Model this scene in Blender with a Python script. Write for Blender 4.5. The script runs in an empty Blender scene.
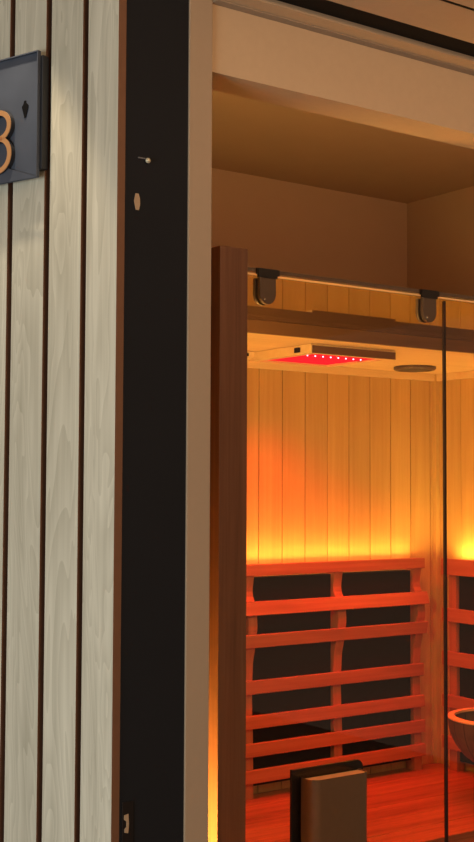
import bpy, bmesh, math, random
from mathutils import Vector, Matrix
random.seed(7)
S = bpy.context.scene
COL = S.collection
PI = math.pi

# ------------------------------------------------------------------ helpers
def new_bm():
    return bmesh.new()

def box(bm, x0, x1, y0, y1, z0, z1, mi=0, mtx=None):
    vs = []
    for x in (x0, x1):
        for y in (y0, y1):
            for z in (z0, z1):
                v = Vector((x, y, z))
                if mtx is not None:
                    v = mtx @ v
                vs.append(bm.verts.new(v))
    quads = [(0, 1, 3, 2), (4, 6, 7, 5), (0, 4, 5, 1), (2, 3, 7, 6), (0, 2, 6, 4), (1, 5, 7, 3)]
    fs = []
    for q in quads:
        f = bm.faces.new([vs[i] for i in q])
        f.material_index = mi
        fs.append(f)
    return vs, fs

def prism(bm, pts, mapf, d0, d1, mi=0):
    """closed outline pts (a,b) extruded from d0 to d1; mapf(a,b,d) -> xyz"""
    n = len(pts)
    A = [bm.verts.new(mapf(a, b, d0)) for a, b in pts]
    Bv = [bm.verts.new(mapf(a, b, d1)) for a, b in pts]
    fs = [bm.faces.new(A), bm.faces.new(Bv[::-1])]
    for i in range(n):
        j = (i + 1) % n
        fs.append(bm.faces.new([A[j], A[i], Bv[i], Bv[j]]))
    for f in fs:
        f.material_index = mi
    return fs

def lathe(bm, prof, c, seg=48, mi=0):
    rings = []
    for r, z in prof:
        if r < 1e-6:
            rings.append([bm.verts.new((c[0], c[1], c[2] + z))])
        else:
            rings.append([bm.verts.new((c[0] + r * math.cos(2 * PI * k / seg), c[1] + r * math.sin(2 * PI * k / seg), c[2] + z)) for k in range(seg)])
    for a, b in zip(rings[:-1], rings[1:]):
        for k in range(seg):
            k2 = (k + 1) % seg
            if len(a) == 1 and len(b) == 1:
                continue
            if len(a) == 1:
                f = bm.faces.new([a[0], b[k2], b[k]])
            elif len(b) == 1:
                f = bm.faces.new([a[k], a[k2], b[0]])
            else:
                f = bm.faces.new([a[k], a[k2], b[k2], b[k]])
            f.material_index = mi

def obj(name, bm, mats, parent=None, bevel=0.0, seg=2, smooth=False, label=None, origin=None):
    if bevel > 0:
        bmesh.ops.bevel(bm, geom=[e for e in bm.edges], offset=bevel, segments=seg, affect='EDGES', profile=0.5, clamp_overlap=True)
    bmesh.ops.recalc_face_normals(bm, faces=bm.faces)
    off = Vector((0, 0, 0))
    if origin is not None:
        off = Vector(origin)
        bmesh.ops.translate(bm, verts=bm.verts, vec=-off)
    me = bpy.data.meshes.new(name)
    bm.to_mesh(me)
    bm.free()
    if not isinstance(mats, (list, tuple)):
        mats = [mats]
    for m in mats:
        me.materials.append(m)
    if smooth:
        for p in me.polygons:
            p.use_smooth = True
        try:
            me.set_sharp_from_angle(angle=math.radians(35))
        except Exception:
            pass
    o = bpy.data.objects.new(name, me)
    COL.objects.link(o)
    if parent is not None:
        o.parent = parent
        o.location = off - parent_world(parent)
    else:
        o.location = off
    if label:
        o['label'] = label
    return o

def parent_world(p):
    v = Vector(p.location)
    while p.parent is not None:
        p = p.parent
        v = v + Vector(p.location)
    return v

def tag(o, label, cat, group=None):
    o['label'] = label
    o['category'] = cat
    if group:
        o['group'] = group
    return o

def thing(name, loc, label, cat, group=None):
    o = bpy.data.objects.new(name, None)
    o.empty_display_size = 0.1
    COL.objects.link(o)
    o.location = loc
    return tag(o, label, cat, group)

def struct(name, bm, m, **k):
    o = obj(name, bm, m, **k)
    if o.parent is None:
        o['kind'] = 'structure'
    return o

# ------------------------------------------------------------------ materials
def principled(name, col, rough=0.5, metal=0.0, spec=0.5):
    m = bpy.data.materials.new(name)
    m.use_nodes = True
    b = m.node_tree.nodes['Principled BSDF']
    b.inputs['Base Color'].default_value = (*col, 1)
    b.inputs['Roughness'].default_value = rough
    b.inputs['Metallic'].default_value = metal
    b.inputs['Specular IOR Level'].default_value = spec
    return m, m.node_tree, b

def plain(name, col, rough=0.5, metal=0.0, spec=0.5, noise=0.06, nscale=30, bump=0.0):
    m, nt, b = principled(name, col, rough, metal, spec)
    n, l = nt.nodes, nt.links
    tc = n.new('ShaderNodeTexCoord')
    nz = n.new('ShaderNodeTexNoise')
    nz.inputs['Scale'].default_value = nscale
    nz.inputs['Detail'].default_value = 4
    l.new(tc.outputs['Object'], nz.inputs['Vector'])
    mx = n.new('ShaderNodeMix')
    mx.data_type = 'RGBA'
    mx.inputs[6].default_value = (*[c * (1 - noise) for c in col], 1)
    mx.inputs[7].default_value = (*[min(1, c * (1 + noise)) for c in col], 1)
    l.new(nz.outputs['Fac'], mx.inputs[0])
    l.new(mx.outputs[2], b.inputs['Base Color'])
    if bump > 0:
        bp = n.new('ShaderNodeBump')
        bp.inputs['Strength'].default_value = bump
        bp.inputs['Distance'].default_value = 0.002
        l.new(nz.outputs['Fac'], bp.inputs['Height'])
        l.new(bp.outputs['Normal'], b.inputs['Normal'])
    return m

def wood(name, dark, light, axis='z', rough=0.5, spec=0.3, fine=60.0, along=1.6, vary=0.18, knots=0.0, contrast=1.0, ring=0.0):
    """grain stretched along one axis; every board (mesh island) gets its own offset and tone"""
    m, nt, b = principled(name, light, rough, 0.0, spec)
    n, l = nt.nodes, nt.links
    tc = n.new('ShaderNodeTexCoord')
    geo = n.new('ShaderNodeNewGeometry')
    off = n.new('ShaderNodeVectorMath'); off.operation = 'SCALE'
    off.inputs[0].default_value = (7.3, 5.1, 9.7)
    l.new(geo.outputs['Random Per Island'], off.inputs['Scale'])
    add = n.new('ShaderNodeVectorMath'); add.operation = 'ADD'
    l.new(tc.outputs['Object'], add.inputs[0])
    l.new(off.outputs[0], add.inputs[1])
    mp = n.new('ShaderNodeMapping')
    sc = {'x': (along, fine, fine), 'y': (fine, along, fine), 'z': (fine, fine, along)}[axis]
    mp.inputs['Scale'].default_value = sc
    l.new(add.outputs[0], mp.inputs['Vector'])
    nz = n.new('ShaderNodeTexNoise')
    nz.inputs['Scale'].default_value = 1.0
    nz.inputs['Detail'].default_value = 6
    nz.inputs['Roughness'].default_value = 0.62
    nz.inputs['Distortion'].default_value = 0.25
    l.new(mp.outputs[0], nz.inputs['Vector'])
    mp2 = n.new('ShaderNodeMapping')
    q = 0.22
    mp2.inputs['Scale'].default_value = tuple(s * q if s == fine else s * 0.7 for s in sc)
    l.new(add.outputs[0], mp2.inputs['Vector'])
    nz2 = n.new('ShaderNodeTexNoise')
    nz2.inputs['Scale'].default_value = 1.0
    nz2.inputs['Detail'].default_value = 3
    nz2.inputs['Distortion'].default_value = 0.6
    l.new(mp2.outputs[0], nz2.inputs['Vector'])
    fac = n.new('ShaderNodeMath'); fac.operation = 'MULTIPLY_ADD'
    fac.inputs[1].default_value = 0.55 * contrast
    l.new(nz.outputs['Fac'], fac.inputs[0])
    s2 = n.new('ShaderNodeMath'); s2.operation = 'MULTIPLY'
    s2.inputs[1].default_value = 0.45 * contrast
    l.new(nz2.outputs['Fac'], s2.inputs[0])
    l.new(s2.outputs[0], fac.inputs[2])
    last = fac
    if ring > 0:   # cathedral figure: contour lines of a slow, stretched field
        r1 = n.new('ShaderNodeMath'); r1.operation = 'MULTIPLY'; r1.inputs[1].default_value = 26.0
        l.new(nz2.outputs['Fac'], r1.inputs[0])
        r2 = n.new('ShaderNodeMath'); r2.operation = 'FRACT'
        l.new(r1.outputs[0], r2.inputs[0])
        r3 = n.new('ShaderNodeMath'); r3.operation = 'MULTIPLY_ADD'; r3.inputs[1].default_value = ring
        l.new(r2.outputs[0], r3.inputs[0]); l.new(fac.outputs[0], r3.inputs[2])
        r4 = n.new('ShaderNodeMath'); r4.operation = 'SUBTRACT'; r4.inputs[1].default_value = ring * 0.5
        l.new(r3.outputs[0], r4.inputs[0])
        last = r4
    rng = n.new('ShaderNodeMapRange')
    rng.inputs['From Min'].default_value = 0.5 * contrast - 0.2
    rng.inputs['From Max'].default_value = 0.5 * contrast + 0.2
    l.new(last.outputs[0], rng.inputs['Value'])
    mx = n.new('ShaderNodeMix'); mx.data_type = 'RGBA'
    mx.inputs[6].default_value = (*dark, 1)
    mx.inputs[7].default_value = (*light, 1)
    l.new(rng.outputs[0], mx.inputs[0])
    hv = n.new('ShaderNodeHueSaturation')
    vr = n.new('ShaderNodeMapRange')
    vr.inputs['To Min'].default_value = 1 - vary / 2
    vr.inputs['To Max'].default_value = 1 + vary / 2
    l.new(geo.outputs['Random Per Island'], vr.inputs['Value'])
    l.new(vr.outputs[0], hv.inputs['Value'])
    l.new(mx.outputs[2], hv.inputs['Color'])
    l.new(hv.outputs[0], b.inputs['Base Color'])
    bp = n.new('ShaderNodeBump')
    bp.inputs['Strength'].default_value = 0.15
    bp.inputs['Distance'].default_value = 0.001
    l.new(nz.outputs['Fac'], bp.inputs['Height'])
    l.new(bp.outputs['Normal'], b.inputs['Normal'])
    return m

def glass_mat(name, tint=(0.97, 0.96, 0.94), f0=0.035, gain=1.0):
    m = bpy.data.materials.new(name)
    m.use_nodes = True
    nt = m.node_tree
    n, l = nt.nodes, nt.links
    n.clear()
    out = n.new('ShaderNodeOutputMaterial')
    tr = n.new('ShaderNodeBsdfTransparent'); tr.inputs['Color'].default_value = (*tint, 1)
    gl = n.new('ShaderNodeBsdfGlossy'); gl.inputs['Roughness'].default_value = 0.0
    lw = n.new('ShaderNodeLayerWeight'); lw.inputs['Blend'].default_value = 0.5
    p = n.new('ShaderNodeMath'); p.operation = 'POWER'; p.inputs[1].default_value = 5.0
    l.new(lw.outputs['Facing'], p.inputs[0])
    ma = n.new('ShaderNodeMath'); ma.operation = 'MULTIPLY_ADD'; ma.use_clamp = True
    ma.inputs[1].default_value = (1 - f0) * gain; ma.inputs[2].default_value = f0
    l.new(p.outputs[0], ma.inputs[0])
    mx = n.new('ShaderNodeMixShader')
    l.new(ma.outputs[0], mx.inputs[0])
    l.new(tr.outputs[0], mx.inputs[1]); l.new(gl.outputs[0], mx.inputs[2])
    l.new(mx.outputs[0], out.inputs['Surface'])
    return m

def emit(name, col, strength):
    m = bpy.data.materials.new(name)
    m.use_nodes = True
    nt = m.node_tree
    nt.nodes.clear()
    out = nt.nodes.new('ShaderNodeOutputMaterial')
    e = nt.nodes.new('ShaderNodeEmission')
    e.inputs['Color'].default_value = (*col, 1)
    e.inputs['Strength'].default_value = strength
    nt.links.new(e.outputs[0], out.inputs['Surface'])
    return m

M = {}
M['veneer'] = wood('grey_veneer', (0.37, 0.345, 0.27), (0.62, 0.59, 0.49), 'z', rough=0.6, spec=0.2, fine=50, along=1.3, vary=0.10, ring=0.14)
M['slat_core'] = plain('brown_slat_edge', (0.20, 0.10, 0.058), 0.6, noise=0.15)
M['groove'] = plain('dark_groove_backing', (0.045, 0.028, 0.018), 0.8)
M['black_paint'] = plain('black_painted_frame', (0.0115, 0.012, 0.0145), 0.75, spec=0.15, noise=0.12, nscale=4)
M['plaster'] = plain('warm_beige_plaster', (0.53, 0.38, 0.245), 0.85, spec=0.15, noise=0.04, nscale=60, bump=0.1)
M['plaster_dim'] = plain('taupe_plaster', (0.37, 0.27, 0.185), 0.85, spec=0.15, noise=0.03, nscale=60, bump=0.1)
M['room_paint'] = plain('tan_room_paint', (0.50, 0.36, 0.24), 0.85, spec=0.15, noise=0.03, nscale=10)
M['slot_black'] = plain('black_slot', (0.004, 0.004, 0.005), 0.6, spec=0.1)
M['floor'] = plain('dark_stone_floor', (0.16, 0.13, 0.10), 0.5, noise=0.2, nscale=8)
M['post'] = wood('walnut_brown_post', (0.12, 0.05, 0.026), (0.21, 0.095, 0.05), 'z', rough=0.5, fine=140, along=3, vary=0.05)
M['cedar_z'] = wood('cedar_boards_upright', (0.54, 0.325, 0.10), (0.68, 0.45, 0.165), 'z', rough=0.5, spec=0.25, fine=70, along=1.5, vary=0.16)
M['cedar_x'] = wood('cedar_planks_lengthwise', (0.36, 0.09, 0.035), (0.68, 0.25, 0.11), 'x', rough=0.35, spec=0.4, fine=55, along=1.6, vary=0.30, ring=0.10)
M['bench_x'] = wood('red_cedar_planks', (0.20, 0.045, 0.018), (0.72, 0.26, 0.12), 'x', rough=0.35, spec=0.4, fine=42, along=1.3, vary=0.35, ring=0.08)
M['rail_x'] = wood('red_cedar_rail_back', (0.32, 0.085, 0.032), (0.54, 0.18, 0.075), 'x', rough=0.4, spec=0.35, fine=80, along=2.0, vary=0.12)
M['cedar_y'] = wood('cedar_planks_crosswise', (0.34, 0.09, 0.035), (0.56, 0.19, 0.08), 'y', rough=0.45, spec=0.35, fine=70, along=2.0, vary=0.16)
M['cedar_red_z'] = wood('red_cedar_upright', (0.36, 0.10, 0.04), (0.58, 0.20, 0.09), 'z', rough=0.5, spec=0.25, fine=70, along=1.5, vary=0.1)
M['ceil_wood'] = wood('pale_ceiling_wood', (0.74, 0.52, 0.27), (0.88, 0.66, 0.38), 'x', rough=0.5, fine=60, along=1.2, vary=0.05)
M['fascia'] = wood('brown_fascia_wood', (0.12, 0.052, 0.02), (0.18, 0.082, 0.034), 'x', rough=0.5, fine=90, along=1.5, vary=0.05)
M['heater'] = plain('dark_carbon_heater', (0.013, 0.007, 0.006), 0.7, spec=0.05, nscale=120, noise=0.3)
M['bronze'] = plain('brushed_bronze_metal', (0.17, 0.095, 0.05), 0.42, metal=0.3, nscale=60, noise=0.08)
M['bronze_dark'] = plain('dark_bronze_metal', (0.11, 0.07, 0.045), 0.4, metal=0.3)
M['black_metal'] = plain('black_metal', (0.010, 0.007, 0.007), 0.4, metal=0.3)
M['chrome'] = plain('bright_metal', (0.75, 0.68, 0.55), 0.25, metal=1.0)
M['seal'] = plain('dark_door_seal', (0.02, 0.008, 0.008), 0.4)
M['glass'] = glass_mat('clear_glass')
M['glass_roof'] = glass_mat('clear_roof_glass', tint=(0.93, 0.91, 0.88), gain=1.3)
M['sign'] = plain('blued_steel_sign', (0.07, 0.085, 0.12), 0.48, metal=0.3, nscale=14, noise=0.25)
M['sign_dark'] = plain('black_sign_box', (0.012, 0.013, 0.018), 0.5)
M['copper'] = plain('brushed_copper', (0.85, 0.47, 0.22), 0.33, metal=0.7)
M['tub'] = wood('dark_stave_wood', (0.08, 0.05, 0.025), (0.17, 0.10, 0.05), 'z', rough=0.5, fine=40, along=3, vary=0.25)
def stave_lines(m, count):
    """thin dark joints between the staves, by angle about the object's own axis"""
    nt = m.node_tree; n, l = nt.nodes, nt.links
    b = n['Principled BSDF']
    src = b.inputs['Base Color'].links[0].from_socket
    tc = n.new('ShaderNodeTexCoord'); g = n.new('ShaderNodeTexGradient'); g.gradient_type = 'RADIAL'
    l.new(tc.outputs['Object'], g.inputs['Vector'])
    a = n.new('ShaderNodeMath'); a.operation = 'MULTIPLY'; a.inputs[1].default_value = count
    l.new(g.outputs['Fac'], a.inputs[0])
    f = n.new('ShaderNodeMath'); f.operation = 'FRACT'; l.new(a.outputs[0], f.inputs[0])
    c = n.new('ShaderNodeMath'); c.operation = 'LESS_THAN'; c.inputs[1].default_value = 0.06
    l.new(f.outputs[0], c.inputs[0])
    mx = n.new('ShaderNodeMix'); mx.data_type = 'RGBA'; mx.inputs[7].default_value = (0.012, 0.008, 0.005, 1)
    l.new(c.outputs[0], mx.inputs[0]); l.new(src, mx.inputs[6]); l.new(mx.outputs[2], b.inputs['Base Color'])
stave_lines(M['tub'], 20)
M['tub_rim'] = plain('pale_tub_rim', (0.92, 0.60, 0.28), 0.5)
M['chip'] = plain('bare_wood_chip', (0.38, 0.26, 0.16), 0.8)
M['grille'] = plain('speaker_grille', (0.06, 0.05, 0.04), 0.5, metal=0.3, nscale=300, noise=0.5)
M['led_warm'] = emit('warm_led', (1.0, 0.62, 0.2), 6)
M['led_red'] = emit('red_panel', (1.0, 0.01, 0.02), 1.3)
M['led_dot'] = emit('pink_led', (1.0, 0.30, 0.42), 6)
M['led_amber'] = emit('amber_led', (1.0, 0.50, 0.12), 10)

def area(name, loc, direction, sx, sy, power, col, spread=PI):
    L = bpy.data.lights.new(name, 'AREA')
    L.shape = 'RECTANGLE'
    L.size, L.size_y = sx, sy
    L.energy = power
    L.color = col
    L.spread = spread
    o = bpy.data.objects.new(name, L)
    COL.objects.link(o)
    o.location = loc
    o.rotation_euler = Vector(direction).to_track_quat('-Z', 'Y').to_euler()
    return o

# ------------------------------------------------------------------ levels (metres)
EYE = 1.55
Z_HEAD = 2.397      # underside of the opening's header
Z_CORR = 2.54      # corridor ceiling
Z_HIGH = 2.80      # higher ceiling in front of the slatted wall
Z_ROOM = 2.77      # ceiling of the room beyond
YF = 2.07          # front face of the opening wall
YG = 2.37          # sauna glass front
YC = 2.98          # front edge of the wooden canopy
YB = 3.65          # face of the sauna's back boards
XL, XR = 1.6925, 3.58   # inner faces of the sauna's side walls
Z_SEAT = 0.462
Z_CAN0, Z_CAN1 = 2.012, 2.050
P = Vector((1.2035, 2.07, 0))             # where the slatted wall meets the opening wall
TD = Vector((-0.342, 0.9397, 0)); ND = Vector((-0.9397, -0.342, 0))
ROT = math.atan2(TD.y, TD.x)
WM = Matrix.Translation(P) @ Matrix.Rotation(ROT, 4, 'Z')   # local x = along slats, y = out of wall

# ------------------------------------------------------------------ slatted wall
bm = new_bm(); box(bm, 0.0, 0.78, -0.10, 0.0, 0, Z_HIGH, 0, WM)
wl = struct('wall_left', bm, M['groove'])
bm = new_bm()
e = 0.0
widths = [0.0770, 0.0835, 0.0870, 0.0855, 0.085, 0.085, 0.085]
gaps = [0.0145, 0.0150, 0.0145, 0.0142, 0.0140, 0.014, 0.014]
for w, g in zip(widths, gaps):
    box(bm, e, e + w, 0.0, 0.023, 0.0, Z_HIGH - 0.002, 1, WM)
    e += w + g
bm.faces.ensure_lookup_table()
for f in bm.faces:
    f.normal_update()
    if abs(f.normal.dot(ND)) > 0.9:
        f.material_index = 0
sl = obj('slat_cladding', bm, [M['veneer'], M['slat_core']], parent=wl,
         label='pale grey wood slats with brown edges and narrow dark gaps')

# ------------------------------------------------------------------ opening wall: black frame, jamb strip, header
bm = new_bm(); box(bm, P.x + 0.0, 1.3475, YF, YF + 0.10, 0, Z_HIGH)
struct('trim_1', bm, M['black_paint'], label='black painted vertical frame board beside the slats')
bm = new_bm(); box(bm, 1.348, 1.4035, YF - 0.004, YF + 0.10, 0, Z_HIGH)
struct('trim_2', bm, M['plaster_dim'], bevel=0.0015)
bm = new_bm(); box(bm, 1.404, 5.2, YF + 0.004, YF + 0.10, Z_HEAD, Z_CORR)
struct('wall_front', bm, M['plaster'])

# corridor ceiling with its black slot
bm = new_bm()
box(bm, 1.352, 5.2, 2.010, YF - 0.0045, Z_CORR + 0.001, Z_CORR + 0.10)
box(bm, 1.404, 5.2, YF - 0.0045, YF + 0.10, Z_CORR + 0.001, Z_CORR + 0.10)
box(bm, 1.352, 5.2, -2.5, 1.927, Z_CORR + 0.001, Z_CORR + 0.10)
struct('ceiling', bm, M['plaster'])
bm = new_bm(); box(bm, -3.0, 1.3515, -2.5, 3.2, Z_HIGH, Z_HIGH + 0.08)
struct('ceiling_corridor', bm, M['plaster'])
bm = new_bm(); box(bm, 1.352, 5.2, 1.9275, 2.0095, Z_CORR + 0.012, Z_CORR + 0.05)
struct('trim_3', bm, M['slot_black'], label='black recessed slot running along the corridor ceiling')
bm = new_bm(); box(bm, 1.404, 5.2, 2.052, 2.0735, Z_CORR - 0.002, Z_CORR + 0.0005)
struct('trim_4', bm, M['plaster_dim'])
bm = new_bm()
for (x0, x1, y0, y1) in [(1.74, 2.34, 1.772, 1.78), (1.74, 2.34, 1.18, 1.188), (1.74, 1.748, 1.188, 1.772), (2.332, 2.34, 1.188, 1.772)]:
    box(bm, x0, x1, y0, y1, Z_CORR - 0.006, Z_CORR + 0.0005)
hf = thing('ceiling_hatch', (2.04, 1.48, Z_CORR), 'beige ceiling hatch with a thin dark outline at the top right corner', 'ceiling hatch')
obj('hatch_frame', bm, M['slot_black'], parent=hf)
bm = new_bm(); box(bm, 1.749, 2.331, 1.189, 1.771, Z_CORR - 0.006, Z_CORR + 0.0005)
obj('hatch_panel', bm, M['plaster'], parent=hf)

# the room beyond
bm = new_bm(); box(bm, 1.30, 5.2, YF + 0.101, 4.0, Z_ROOM, Z_ROOM + 0.08)
struct('ceiling_room', bm, M['room_paint'])
bm = new_bm(); box(bm, 1.30, 5.2, YF + 0.02, YF + 0.10, Z_CORR + 0.101, Z_ROOM + 0.08)
struct('wall_upper', bm, M['room_paint'])
bm = new_bm(); box(bm, 1.30, 3.76, 3.90, 4.0, 0, Z_ROOM)
struct('wall_back', bm, M['room_paint'])
bm = new_bm(); box(bm, 3.66, 3.76, YF + 0.105, 3.899, 0, Z_ROOM)
struct('wall_right', bm, M['room_paint'])
bm = new_bm(); box(bm, 1.30, 1.355, YF + 0.105, 3.899, 0, Z_ROOM)
struct('wall_recess', bm, M['room_paint'])
bm = new_bm(); box(bm, -3.0, 5.2, -2.5, 4.0, -0.1, 0)
struct('floor', bm, M['floor'])

# ------------------------------------------------------------------ marks and hardware on the black frame
def on_frame(x, z, d=0.0):
    return Vector((x, YF - d, z))

k = thing('screw', on_frame(1.256, 2.186), 'small bright screw head with a thin wire, above the bare wood chip', 'screw')
bm = new_bm()
bmesh.ops.create_uvsphere(bm, u_segments=12, v_segments=8, radius=0.0055, matrix=Matrix.Translation((1.2526, YF - 0.004, 2.1876)) @ Matrix.Scale(0.8, 4, (0, 1, 0)))
obj('screw_head', bm, plain('worn_brass', (0.55, 0.5, 0.36), 0.4, metal=0.3), parent=k, smooth=True)
bm = new_bm(); box(bm, 1.232, 1.248, YF - 0.0025, YF, 2.190, 2.192)
obj('wire', bm, plain('grey_wire', (0.12, 0.12, 0.13), 0.5), parent=k)
pts = [(-0.004, 0.015), (0.003, 0.015), (0.006, 0.006), (0.0065, -0.006), (0.004, -0.017), (-0.003, -0.017), (-0.007, 0.0)]
bm = new_bm(); prism(bm, pts, lambda a, b, d: Vector((1.2307 + a, YF - d, 2.105 + b)), 0.0, 0.0012)
tag(obj('wood_chip', bm, M['chip'], origin=(1.2307, YF, 2.105)), 'tan oval chip of bare wood in the black frame below the screw', 'chip')

k = thing('strike_plate', on_frame(1.229, 0.92), 'black strike plate with a tan latch hole low on the black frame', 'strike plate')
bm = new_bm(); box(bm, 1.2090, 1.2335, YF - 0.0022, YF, 0.858, 0.958)
obj('plate', bm, M['black_metal'], parent=k, bevel=0.001)
pts = [(-0.005, 0.016), (0.004, 0.018), (0.0055, 0.0), (0.004, -0.018), (-0.004, -0.016), (-0.004, -0.010), (0.0, -0.006), (0.0, 0.004), (-0.005, 0.008)]
bm = new_bm(); prism(bm, pts, lambda a, b, d: Vector((1.2175 + a, YF - 0.0023 - d, 0.918 + b)), 0.0, 0.0012)
obj('latch_hole', bm, M['chip'], parent=k, label='tan latch hole')

# ------------------------------------------------------------------ number sign on the slats
SX0, SX1 = 0.187, 0.61
Z0S, Z1S = 2.165, 2.424
def W(a, out, z):
    return WM @ Vector((a, out, z))
sign = thing('number_sign', W(0.40, 0.024, Z0S), 'dark steel sign box with a copper number 8, on the grey slats at top left', 'sign')
SM = WM
bm = new_bm(); box(bm, SX0 - 0.006, SX1 + 0.006, 0.0235, 0.0405, Z0S + 0.018, Z1S - 0.012, 0, SM)
obj('back_box', bm, M['sign_dark'], parent=sign)
bm = new_bm(); box(bm, SX0, SX1, 0.041, 0.0435, Z0S, Z1S - 0.003, 0, SM)
obj('face_plate', bm, M['sign'], parent=sign)
bm = new_bm()
box(bm, SX0, SX1, 0.0436, 0.0495, Z1S - 0.0055, Z1S - 0.003, 0, SM)
box(bm, SX0, SX0 + 0.0020, 0.0436, 0.0495, Z0S, Z1S - 0.0056, 0, SM)
box(bm, SX1 - 0.0020, SX1, 0.0436, 0.0495, Z0S, Z1S - 0.0056, 0, SM)
obj('edge_flange', bm, M['sign'], parent=sign)
bm = new_bm()
mid = 0.5 * (SX0 + SX1)
pts = [(SX0, Z0S), (SX0, Z0S + 0.0005), (0.290, Z0S + 0.036), (mid, Z0S + 0.062), (SX1 - 0.112, Z0S + 0.036), (SX1, Z0S + 0.0005), (SX1, Z0S)]
prism(bm, pts, lambda a, b, d: SM @ Vector((a, d, b)), 0.0475, 0.0495)
obj('bottom_lip', bm, M['sign'], parent=sign)
# the flame-shaped cut-out mark
pts = [(-0.0025, 0.018), (0.0025, 0.018), (0.0035, 0.0135), (0.0095, 0.007), (0.0085, 0.001), (0.0025, -0.017), (-0.0015, -0.017), (-0.0045, -0.006), (-0.0085, 0.006), (-0.0035, 0.0125)]
bm = new_bm(); prism(bm, pts, lambda a, b, d: SM @ Vector((0.2255 - a, 0.0437 + d, 2.308 + b)), 0.0, 0.0012)
obj('flame_cutout', bm, M['slot_black'], parent=sign, label='small black flame-shaped mark')
# numeral 8: two stacked oval rings with a stand-off body
def oval_ring(bm, cx, cz, rx, rz, w, d0, d1, mi, seg=40):
    rows = []
    for (r_off, d) in ((0, d0), (0, d1), (-w, d1), (-w, d0)):
        rows.append([bm.verts.new(SM @ Vector((cx + (rx + r_off) * math.cos(2 * PI * k / seg), d, cz + (rz + r_off) * math.sin(2 * PI * k / seg)))) for k in range(seg)])
    for i in range(4):
        a, b = rows[i], rows[(i + 1) % 4]
        for k in range(seg):
            f = bm.faces.new([a[k], a[(k + 1) % seg], b[(k + 1) % seg], b[k]])
            f.material_index = mi
NC = 0.289
bm = new_bm()
oval_ring(bm, NC, 2.281, 0.0355, 0.0325, 0.0105, 0.0542, 0.0562, 0)
oval_ring(bm, NC, 2.2215, 0.0375, 0.0385, 0.0105, 0.0542, 0.0562, 0)
obj('numeral', bm, M['copper'], parent=sign, label='copper number 8')
bm = new_bm()
oval_ring(bm, NC, 2.281, 0.0355, 0.0325, 0.0105, 0.0437, 0.0540, 0)
oval_ring(bm, NC, 2.2215, 0.0375, 0.0385, 0.0105, 0.0437, 0.0540, 0)
obj('numeral_body', bm, M['sign_dark'], parent=sign)

# ------------------------------------------------------------------ sauna cabin
cab = thing('sauna_cabin', (2.6, 3.0, 0), 'glass-fronted infrared sauna cabin of upright boards with a brown corner post', 'sauna')
pitch = 0.107
bm = new_bm()
box(bm, XL - 0.02, XR + 0.05, YB + 0.012, YB + 0.05, 0.02, Z_CAN1, 1)
x = 3.548
edges = [3.58, 3.548]
while x > XL:
    x -= pitch; edges.append(max(x, XL))
for a, b in zip(edges[:-1], edges[1:]):
    if a - b > 0.01:
        box(bm, b + 0.0019, a - 0.0019, YB, YB + 0.0118, 0.02, Z_CAN1 - 0.001)
obj('back_wall', bm, [M['cedar_z'], M['groove']], parent=cab)
def side_wall(xa, xb, face):
    bm = new_bm()
    out = xa if face > 0 else xb
    inn = xb if face > 0 else xa
    if face > 0:
        box(bm, xa, xb - 0.012, YG + 0.03, YB + 0.05, 0.02, Z_CAN1)
    else:
        box(bm, xa + 0.012, xb, YG - 0.03, YB + 0.0118, 0.02, Z_CAN1)
    y = YB - 0.0325
    es = [YB - 0.0005, y]
    y0 = YG + 0.031 if face > 0 else YG - 0.029
    while y > y0:
        y -= pitch; es.append(max(y, y0))
    for a, b in zip(es[:-1], es[1:]):
        if a - b > 0.01:
            if face > 0:
                box(bm, xb - 0.0118, xb, b + 0.0011, a - 0.0011, 0.02, Z_CAN1 - 0.001)
            else:
                box(bm, xa, xa + 0.0118, b + 0.0011, a - 0.0011, 0.02, Z_CAN1 - 0.001)
    return bm
obj('side_wall', side_wall(1.630, XL, 1), M['cedar_z'], parent=cab)
obj('side_wall', side_wall(XR, 3.63, -1), M['cedar_z'], parent=cab)
bm = new_bm(); box(bm, 1.6135, 1.692, YG - 0.03, YG + 0.03, 0.0, 2.106)
obj('corner_post', bm, M['post'], parent=cab, bevel=0.0012, label='brown wooden front corner post')
bm = new_bm(); box(bm, XR - 0.022, XR - 0.0005, YB - 0.022, YB - 0.0005, Z_SEAT + 0.001, Z_CAN0 - 0.001)
obj('corner_batten', bm, M['cedar_z'], parent=cab, bevel=0.002)
bm = new_bm()
box(bm, XL + 0.001, XR - 0.001, YB - 0.016, YB - 0.001, Z_CAN0 - 0.028, Z_CAN0 - 0.001)
box(bm, XR - 0.016, XR - 0.001, YC + 0.002, YB - 0.0165, Z_CAN0 - 0.028, Z_CAN0 - 0.001)
obj('cove_moulding', bm, M['ceil_wood'], parent=cab)
# canopy
bm = new_bm(); box(bm, XL + 0.0005, XR - 0.0005, YC + 0.015, YB - 0.0005, Z_CAN0, Z_CAN1 - 0.0005)
obj('canopy_board', bm, M['ceil_wood'], parent=cab)
bm = new_bm(); box(bm, XL + 0.0005, XR - 0.0005, YC, YC + 0.0148, Z_CAN0 - 0.001, Z_CAN1 - 0.0005)
obj('canopy_fascia', bm, M['fascia'], parent=cab)
bm = new_bm(); box(bm, 1.6935, 3.63, YG - 0.006, YB + 0.05, Z_CAN1 + 0.0005, Z_CAN1 + 0.0085)
obj('glass_roof', bm, M['glass_roof'], parent=cab, label='clear glass roof reflecting the lit boards')
bm = new_bm(); box(bm, 1.6935, 3.63, YG - 0.012, YG + 0.010, Z_CAN1 + 0.009, Z_CAN1 + 0.018)
gk = new_bm(); box(gk, 1.6935, 3.63, YG - 0.0120, YG - 0.0065, Z_CAN1 + 0.0015, Z_CAN1 + 0.0055)
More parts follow.
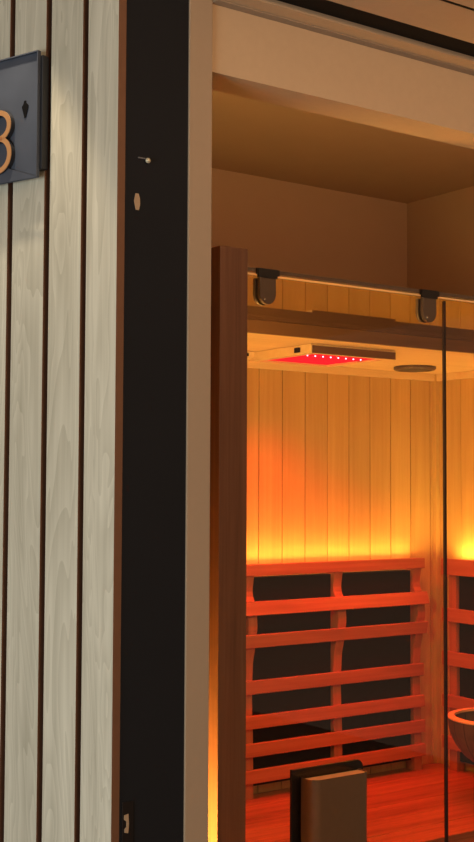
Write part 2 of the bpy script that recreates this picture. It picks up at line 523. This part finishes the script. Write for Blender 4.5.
obj('lit_glass_edge', gk, M['tub_rim'], parent=cab, label='thin pale strip painted as the lit glass edge under the bronze rail')  # pale colour stands in for the lit front edge of the roof glass
obj('top_rail', bm, M['bronze_dark'], parent=cab, label='thin dark bronze rail along the glass top')
XS = 2.357
bm = new_bm(); box(bm, XS + 0.003, 3.575, YG - 0.004, YG + 0.004, 0.02, Z_CAN1)
obj('fixed_glass_panel', bm, M['glass'], parent=cab)
bm = new_bm(); box(bm, XS + 0.0005, XS + 0.0025, YG - 0.004, YG + 0.004, 0.02, Z_CAN1 - 0.002)
obj('edge_seal', bm, M['seal'], parent=cab)
bm = new_bm(); box(bm, XL + 0.0005, XR - 0.0005, YG + 0.031, YB + 0.011, 0.02, 0.06)
obj('cabin_floor', bm, M['cedar_x'], parent=cab)

# glass door
door = thing('glass_door', (2.03, YG, 0.06), 'frameless clear glass sauna door with bronze pull handle and two top clamps', 'door')
bm = new_bm(); box(bm, 1.700, XS - 0.004, YG - 0.004, YG + 0.004, 0.065, Z_CAN1 - 0.001)
obj('glass_pane', bm, M['glass'], parent=door)
bm = new_bm(); box(bm, XS - 0.0035, XS - 0.001, YG - 0.004, YG + 0.004, 0.065, Z_CAN1 - 0.003)
obj('edge_seal', bm, M['seal'], parent=door)
def clamp(xc):
    r = 0.0235
    pts = [(-r, 0.0), (r, 0.0)] + [(r * math.cos(t), -0.040 + 1.0 * r * math.sin(t)) for t in [0 - i * PI / 16 for i in range(0, 17)]]
    bm = new_bm()
    for (d0, d1) in ((YG - 0.016, YG - 0.0045), (YG + 0.0045, YG + 0.014)):
        prism(bm, pts, lambda a, b, d: Vector((xc + a, d, Z_CAN1 - 0.002 + b)), d0, d1)
    c = obj('clamp', bm, M['bronze_dark'], parent=door, bevel=0.0015, label='dark bronze round-ended glass clamp')
    bm = new_bm(); box(bm, xc - 0.034, xc + 0.034, YG - 0.0165, YG - 0.0125, Z_CAN1 + 0.004, Z_CAN1 + 0.0184)
    box(bm, xc - 0.030, xc + 0.026, YG - 0.0185, YG - 0.0125, Z_CAN1 - 0.003, Z_CAN1 + 0.0184)
    obj('clamp_cap', bm, M['black_metal'], parent=c)
    bm = new_bm()
    bmesh.ops.create_uvsphere(bm, u_segments=10, v_segments=6, radius=0.0028, matrix=Matrix.Translation((xc - 0.011, YG - 0.0165, Z_CAN1 - 0.054)))
    obj('clamp_screw', bm, M['chrome'], parent=c, smooth=True)
clamp(1.762); clamp(2.290)
# outside pull: a wide U-shaped bronze sheet standing off the glass
HX0, HX1, HZ1, HZ0 = 1.872, 2.053, 0.863, 0.42
yo = YG - 0.052
def upath(x0, x1, y0, y1, r, th, inner):
    o = th if inner else 0.0
    rr = max(r - o, 0.001)
    p = [(x0 + o, y1)]
    for i in range(7):
        t = PI + i * (PI / 2) / 6
        p.append((x0 + r + rr * math.cos(t), y0 + r + rr * math.sin(t)))
    for i in range(7):
        t = 1.5 * PI + i * (PI / 2) / 6
        p.append((x1 - r + rr * math.cos(t), y0 + r + rr * math.sin(t)))
    p.append((x1 - o, y1))
    return p
po = upath(HX0, HX1, yo, YG - 0.0045, 0.028, 0.0025, False)
pi_ = upath(HX0, HX1, yo, YG - 0.0045, 0.028, 0.0025, True)
outline = po + pi_[::-1]
bm = new_bm()
n = len(po)
vo = [[bm.verts.new((a, b, z)) for a, b in po] for z in (HZ0, HZ1)]
vi = [[bm.verts.new((a, b, z)) for a, b in pi_] for z in (HZ0, HZ1)]
for i in range(n - 1):
    bm.faces.new([vo[0][i], vo[0][i + 1], vo[1][i + 1], vo[1][i]])
    bm.faces.new([vi[0][i + 1], vi[0][i], vi[1][i], vi[1][i + 1]])
    for s in (0, 1):
        bm.faces.new([vo[s][i], vo[s][i + 1], vi[s][i + 1], vi[s][i]])
for i in (0, n - 1):
    bm.faces.new([vo[0][i], vo[1][i], vi[1][i], vi[0][i]])
bm_core = new_bm()
prism(bm_core, [(a, min(b, YG - 0.006)) for a, b in upath(HX0, HX1, yo, YG - 0.006, 0.028, 0.0035, True)], lambda a, b, d: Vector((a, b, d)), HZ0 + 0.005, HZ1 - 0.003)
obj('handle_core', bm_core, M['tub_rim'], parent=door, label='pale wood infill of the handle')
obj('pull_handle', bm, M['bronze'], parent=door, smooth=True, label='wide bronze pull handle with rounded edges')
bm = new_bm()
x0, x1, z1, r = HX0 - 0.020, HX1 + 0.022, HZ1 + 0.018, 0.020
pts = [(x0, HZ0), (x1, HZ0)] + [(x1 - r + r * math.cos(t), z1 - r + r * math.sin(t)) for t in [i * PI / 16 for i in range(9)]] + [(x0, z1)]
prism(bm, pts, lambda a, b, d: Vector((a, d, b)), YG + 0.0045, YG + 0.012)
obj('inner_handle_plate', bm, M['black_metal'], parent=door, label='black plate behind the bronze handle')

# bench
bench = thing('sauna_bench', (2.6, 3.2, 0.06), 'reddish wooden bench of long planks with slatted backrests inside the cabin', 'bench')
bm = new_bm()
ys = [2.862, 2.995, 3.126, 3.257, 3.388, 3.519, YB - 0.001]
for a, b in zip(ys[:-1], ys[1:]):
    g = 0.0045 if a == 2.862 else 0.0010
    box(bm, XL + 0.001, XR - 0.001, a + 0.0006, b - g, Z_SEAT - 0.028, Z_SEAT)
obj('seat_planks', bm, M['bench_x'], parent=bench, bevel=0.0012, seg=1)
bm = new_bm(); box(bm, XL + 0.001, XR - 0.001, 2.876, 2.894, 0.061, Z_SEAT - 0.029)
obj('front_board', bm, M['cedar_x'], parent=bench)

# backrests: wavy stiles, seven rails
RAILS = [(1.240, 1.2805), (1.1035, 1.1505), (0.9886, 1.0356), (0.824, 0.872), (0.705, 0.750), (0.608, 0.6545), (0.517, 0.5635)]
RAILS_R = [(1.215, 1.278), (1.034, 1.086), (0.865, 0.920), (0.703, 0.752), (0.545, 0.594)]
CURVE = [(1.300, 0.048), (1.254, 0.062), (1.18, 0.052), (1.118, 0.078), (1.06, 0.082), (1.003, 0.070), (0.92, 0.055), (0.837, 0.050), (0.76, 0.052), (0.711, 0.056), (0.613, 0.058), (0.52, 0.060), (0.40, 0.060)]
def curve_at(z):
    for (z1, a), (z0, b) in zip(CURVE[:-1], CURVE[1:]):
        if z0 <= z <= z1:
            t = (z - z0) / (z1 - z0)
            t = t * t * (3 - 2 * t)
            return b + (a - b) * t
    return CURVE[-1][1]
def stile_pts(zt=1.268, zb=Z_SEAT + 0.0005):
    pts = []
    N = 48
    for i in range(N + 1):
        z = zb + (zt - zb) * i / N
        bulge = 0.0
        pts.append((curve_at(z) , z))
    return pts
def backrest(root, along0, along1, stile_pos, mapf, mat_rail, rails=RAILS, wavy=True):
    for s in stile_pos:
        pr = stile_pts() if wavy else [(0.055, Z_SEAT + 0.0005), (0.055, 1.262)]
        pts = [(0.012, pr[0][1])] + pr + [(0.012, pr[-1][1])]
        bm = new_bm()
        prism(bm, pts, lambda a, b, d: mapf(d, a, b), s - 0.019, s + 0.019)
        obj('backrest_post', bm, M['cedar_red_z'], parent=root)
    for (z0, z1) in rails:
        d = curve_at((z0 + z1) / 2) if wavy else 0.055
        bm = new_bm()
        tilt = (curve_at(z1) - curve_at(z0)) if wavy else 0.0
        h = [(d + 0.0008 - tilt * 0.5, z0), (d + 0.0165 - tilt * 0.5, z0), (d + 0.0165 + tilt * 0.5, z1), (d + 0.0008 + tilt * 0.5, z1)]
        if (z0, z1) == rails[0]:
            h = [(0.046, z0), (0.074, z0), (0.074, z1), (0.046, z1)]
        elif (z0, z1) == rails[-1]:
            pass
        prism(bm, h, lambda a, b, dd: mapf(dd, a, b), along0, along1)
        obj('backrest_slat', bm, mat_rail, parent=root, bevel=0.002, seg=1)
    return root
backrest(bench, XL + 0.004, 3.447, (1.81, 2.21, 2.609, 3.018, 3.420), lambda a, d, z: Vector((a, YB - d, z)), M['rail_x'])
backrest(bench, 2.88, 3.55, (2.90, 3.20, 3.505), lambda a, d, z: Vector((XR - d, a, z)), M['cedar_y'], RAILS_R, False)

# heater panels behind the slats
def heater(x0, x1, y0, y1, z0, z1, label, n_axis):
    k = thing('heater_panel', ((x0 + x1) / 2, (y0 + y1) / 2, z0), label, 'heater panel')
    bm = new_bm(); box(bm, x0, x1, y0, y1, z0, z1)
    obj('panel', bm, M['heater'], parent=k, bevel=0.001, seg=1)
    return k
for (xa, xb, lb) in [(1.833, 2.187, 'dark heater panel at the far left of the back wall, behind the corner post'),
                     (2.233, 2.586, 'dark heater panel in the back wall bay left of the first visible upright'),
                     (2.632, 2.995, 'dark heater panel behind the slats in the left bay of the back wall'),
                     (3.040, 3.398, 'dark heater panel behind the slats in the right bay of the back wall')]:
    heater(xa, xb, YB - 0.042, YB - 0.0005, 0.50, 1.232, lb, 'y')
heater(XR - 0.042, XR - 0.0005, 3.222, 3.483, 0.50, 1.232, 'dark heater panel on the right wall, beside the corner above the tub', 'x')
heater(XR - 0.042, XR - 0.0005, 2.922, 3.178, 0.50, 1.232, 'dark heater panel on the right wall, in the bay nearer the glass', 'x')

# light strips on the top rails (real LED strips in the gap behind the rail)
k = thing('light_strip', (2.6, YB - 0.02, 1.262), 'warm yellow light strip glowing behind the top rail of the back wall backrest', 'light strip')
bm = new_bm(); box(bm, XL + 0.02, 3.42, YB - 0.040, YB - 0.028, 1.2695, 1.2735)
obj('strip', bm, M['led_warm'], parent=k)
k = thing('light_strip', (XR - 0.02, 3.2, 1.262), 'warm yellow light strip behind the top rail on the right wall', 'light strip')
bm = new_bm(); box(bm, XR - 0.040, XR - 0.028, 2.87, 3.53, 1.2695, 1.2735)
obj('strip', bm, M['led_warm'], parent=k)

# ceiling light box with red panel
bx = thing('ceiling_light_box', (2.67, 3.26, Z_CAN0), 'flat wooden box under the canopy with a glowing red light panel', 'ceiling light')
zb = Z_CAN0 - 0.030
X0, X1, Y0, Y1 = 2.492, 2.852, 3.10, 3.44
bm = new_bm()
box(bm, X0, X1, Y0, Y0 + 0.018, zb, Z_CAN0 - 0.0012)
box(bm, X0, X1, Y1 - 0.018, Y1, zb, Z_CAN0 - 0.0012)
box(bm, X0, X0 + 0.03, Y0 + 0.0182, Y1 - 0.0182, zb, Z_CAN0 - 0.0012)
box(bm, X1 - 0.03, X1, Y0 + 0.0182, Y1 - 0.0182, zb, Z_CAN0 - 0.0012)
obj('box_frame', bm, M['ceil_wood'], parent=bx)
bm = new_bm(); box(bm, X0 + 0.004, X1 - 0.0005, Y0 - 0.0045, Y0 - 0.0003, zb, Z_CAN0 - 0.006)
obj('front_board', bm, M['fascia'], parent=bx, label='brown front board of the light box')
bm = new_bm(); box(bm, X0 + 0.0305, X1 - 0.0305, Y0 + 0.0185, Y1 - 0.0185, zb + 0.006, zb + 0.010)
obj('red_panel', bm, M['led_red'], parent=bx, label='glowing red panel')
for i in range(8):
    bm = new_bm()
    bmesh.ops.create_uvsphere(bm, u_segments=8, v_segments=6, radius=0.0027, matrix=Matrix.Translation((X0 + 0.065 + i * 0.033, 3.20, zb + 0.004)))
    obj('led', bm, M['led_dot'], parent=bx)
bm = new_bm(); box(bm, X0 - 0.0025, X0 - 0.0003, 3.155, 3.185, zb + 0.006, zb + 0.022)
obj('switch', bm, M['heater'], parent=bx, label='small dark switch on the box side')
bm = new_bm(); box(bm, X0 - 0.11, X0 - 0.004, 3.40, 3.44, Z_CAN0 - 0.022, Z_CAN0 - 0.0012)
obj('side_block', bm, M['ceil_wood'], parent=bx)
bm = new_bm(); box(bm, X0 - 0.085, X0 - 0.03, 3.397, 3.3997, Z_CAN0 - 0.018, Z_CAN0 - 0.008)
obj('vent_slot', bm, M['heater'], parent=bx)

sp = thing('ceiling_speaker', (3.285, 3.46, Z_CAN0), 'round dark speaker on the canopy underside near the back corner', 'speaker')
bm = new_bm(); lathe(bm, [(0.0, -0.001), (0.080, -0.001), (0.080, -0.009), (0.074, -0.014), (0.066, -0.0145), (0.065, -0.011), (0.0, -0.011)], (3.285, 3.46, Z_CAN0), 40)
obj('rim', bm, M['bronze_dark'], parent=sp, smooth=True)
bm = new_bm(); lathe(bm, [(0.0, -0.0112), (0.0645, -0.0112), (0.05, -0.0145), (0.0, -0.017)], (3.285, 3.46, Z_CAN0), 40)
obj('grille', bm, M['grille'], parent=sp, smooth=True)

# wooden tub on the bench
tc = (3.30, 3.06, Z_SEAT)
tub = thing('wooden_tub', (tc[0], tc[1], Z_SEAT), 'round brown stave tub with a pale rim on the bench at the right edge', 'tub')
R = 0.175
bm = new_bm()
prof = [(0.0, 0.001), (0.062, 0.001), (0.058, 0.02), (0.045, 0.06), (0.045, 0.11)]
seg = 48
outer = [(R * math.sin(t), 0.290 - R * math.cos(t)) for t in [0.33 + i * (PI / 2 - 0.33) / 12 for i in range(13)]]
inner = [((R - 0.014) * math.sin(t), 0.290 - (R - 0.014) * math.cos(t)) for t in [PI / 2 - i * (PI / 2 - 0.0) / 12 for i in range(13)]]
lathe(bm, prof + outer[1:] + inner[:-1] + [(0.0, 0.290 - R + 0.014)], tc, seg)
tb = obj('staves', bm, M['tub'], parent=tub, smooth=True, origin=tc)
bm = new_bm(); lathe(bm, [(R - 0.022, 0.2905), (R + 0.002, 0.2905), (R + 0.003, 0.2955), (R - 0.001, 0.299), (R - 0.022, 0.299), (R - 0.022, 0.2905)], tc, seg)
obj('rim', bm, M['tub_rim'], parent=tub, smooth=True, label='pale wooden rim')
# light strip fixed in the gap beside the cabin
k = thing('gap_light', (1.364, 2.42, 0.0), 'warm glowing light strip in the narrow gap left of the corner post', 'light strip')
bm = new_bm(); box(bm, 1.3555, 1.372, 2.412, 2.428, 0.001, 0.90)
obj('strip', bm, M['led_amber'], parent=k)

# ------------------------------------------------------------------ lights
WARM = (1.0, 0.61, 0.12)
area('strip_back_light', (2.57, YB - 0.045, 1.279), (0, -0.2, 1), 1.74, 0.012, 6.8, WARM)
o = area('strip_right_light', (XR - 0.045, 3.20, 1.279), (0.42, 0, 1), 0.64, 0.012, 2.4, WARM)
o.rotation_euler = (Matrix(((0, 1, 0), (-1, 0, 0), (0, 0, 1))).inverted().to_4x4() @ Vector((0, -0.2, 1)).to_track_quat('-Z', 'Y').to_matrix().to_4x4()).to_euler()
area('corner_fill_light', (XL + 0.008, 2.425, 1.74), (0.7, 0.7, 0.35), 0.012, 0.45, 16.0, (1.0, 0.62, 0.17))  # added lamp, hidden by the corner post, brightens the upper boards
# red chromotherapy lamp in the canopy box
area('red_panel_light', (2.67, 3.27, zb - 0.004), (0, 0, -1), 0.28, 0.26, 6.5, (1.0, 0.02, 0.015), spread=math.radians(115))
area('red_bench_fill', (3.12, 3.06, Z_CAN0 - 0.01), (0.08, 0.22, -1), 0.5, 0.03, 3.0, (1.0, 0.02, 0.015), spread=math.radians(84))  # second red lamp, added to redden the rails and right corner
# added fill lamp, unseen behind the header, to brighten the room ceiling
area('room_fill_light', (3.0, 2.20, 2.46), (0.0, 0.6, 1), 2.6, 0.03, 6.5, (1.0, 0.54, 0.28))
# warm strip light in the narrow gap beside the cabin
area('gap_strip_light', (1.376, 2.42, 0.42), (1, 0, 0), 0.015, 0.80, 34.0, (1.0, 0.50, 0.10))
# corridor: added warm fill lamps out of view, cool daylight from the left
area('header_fill', (2.6, 1.25, Z_CORR - 0.03), (0.0, 1, -0.15), 3.0, 0.05, 2.3, (1.0, 0.62, 0.34), spread=math.radians(110))
area('corridor_low_fill', (0.8, -1.2, 0.9), (1.6, 4.2, 1.3), 1.4, 1.4, 7, (1.0, 0.62, 0.36))
area('corridor_top_fill', (1.3, 0.2, Z_CORR - 0.02), (0.0, 0.5, -1), 0.5, 0.5, 16, (1.0, 0.68, 0.42))
area('corridor_daylight', (-2.6, 0.6, 0.95), (1.0, 0.22, 0.02), 1.6, 1.7, 82, (0.88, 1.0, 1.0))
sl_ = bpy.data.lights.new('sign_spot', 'SPOT')
sl_.energy = 27; sl_.color = (1.0, 0.80, 0.55); sl_.spot_size = math.radians(50); sl_.spot_blend = 0.4; sl_.shadow_soft_size = 0.015
so = bpy.data.objects.new('sign_spot', sl_); COL.objects.link(so)
so.location = W(0.245, 0.185, 2.78)

w = bpy.data.worlds.new('world'); S.world = w
w.use_nodes = True
bg = w.node_tree.nodes['Background']
bg.inputs['Color'].default_value = (1.0, 0.64, 0.40, 1)
bg.inputs['Strength'].default_value = 0.30

# ------------------------------------------------------------------ camera
cam = bpy.data.cameras.new('camera')
co = bpy.data.objects.new('camera', cam); COL.objects.link(co)
F = 1250.0
cam.sensor_fit = 'VERTICAL'; cam.sensor_height = 36.0; cam.lens = 36.0 * F / 842.0
cam.clip_start = 0.05
hf = Vector((math.cos(math.radians(54.6)), math.sin(math.radians(54.6)), 0))
pitch_a = math.atan(67.0 / F)
fwd = hf * math.cos(pitch_a) + Vector((0, 0, 1)) * math.sin(pitch_a)
right = fwd.cross(Vector((0, 0, 1))).normalized()
up = right.cross(fwd)
roll = 0.0043
up2 = up * math.cos(roll) - right * math.sin(roll)
right2 = right * math.cos(roll) + up * math.sin(roll)
m = Matrix((right2, up2, -fwd)).transposed().to_4x4()
m.translation = Vector((0, 0, EYE))
co.matrix_world = m
S.camera = co

S.view_settings.view_transform = 'Standard'
S.view_settings.look = 'None'
S.view_settings.gamma = 1.0
S.view_settings.exposure = 0.0
S.view_settings.use_curve_mapping = False
S.cycles.max_bounces = 10
S.cycles.transparent_max_bounces = 16
S.cycles.use_denoising = True
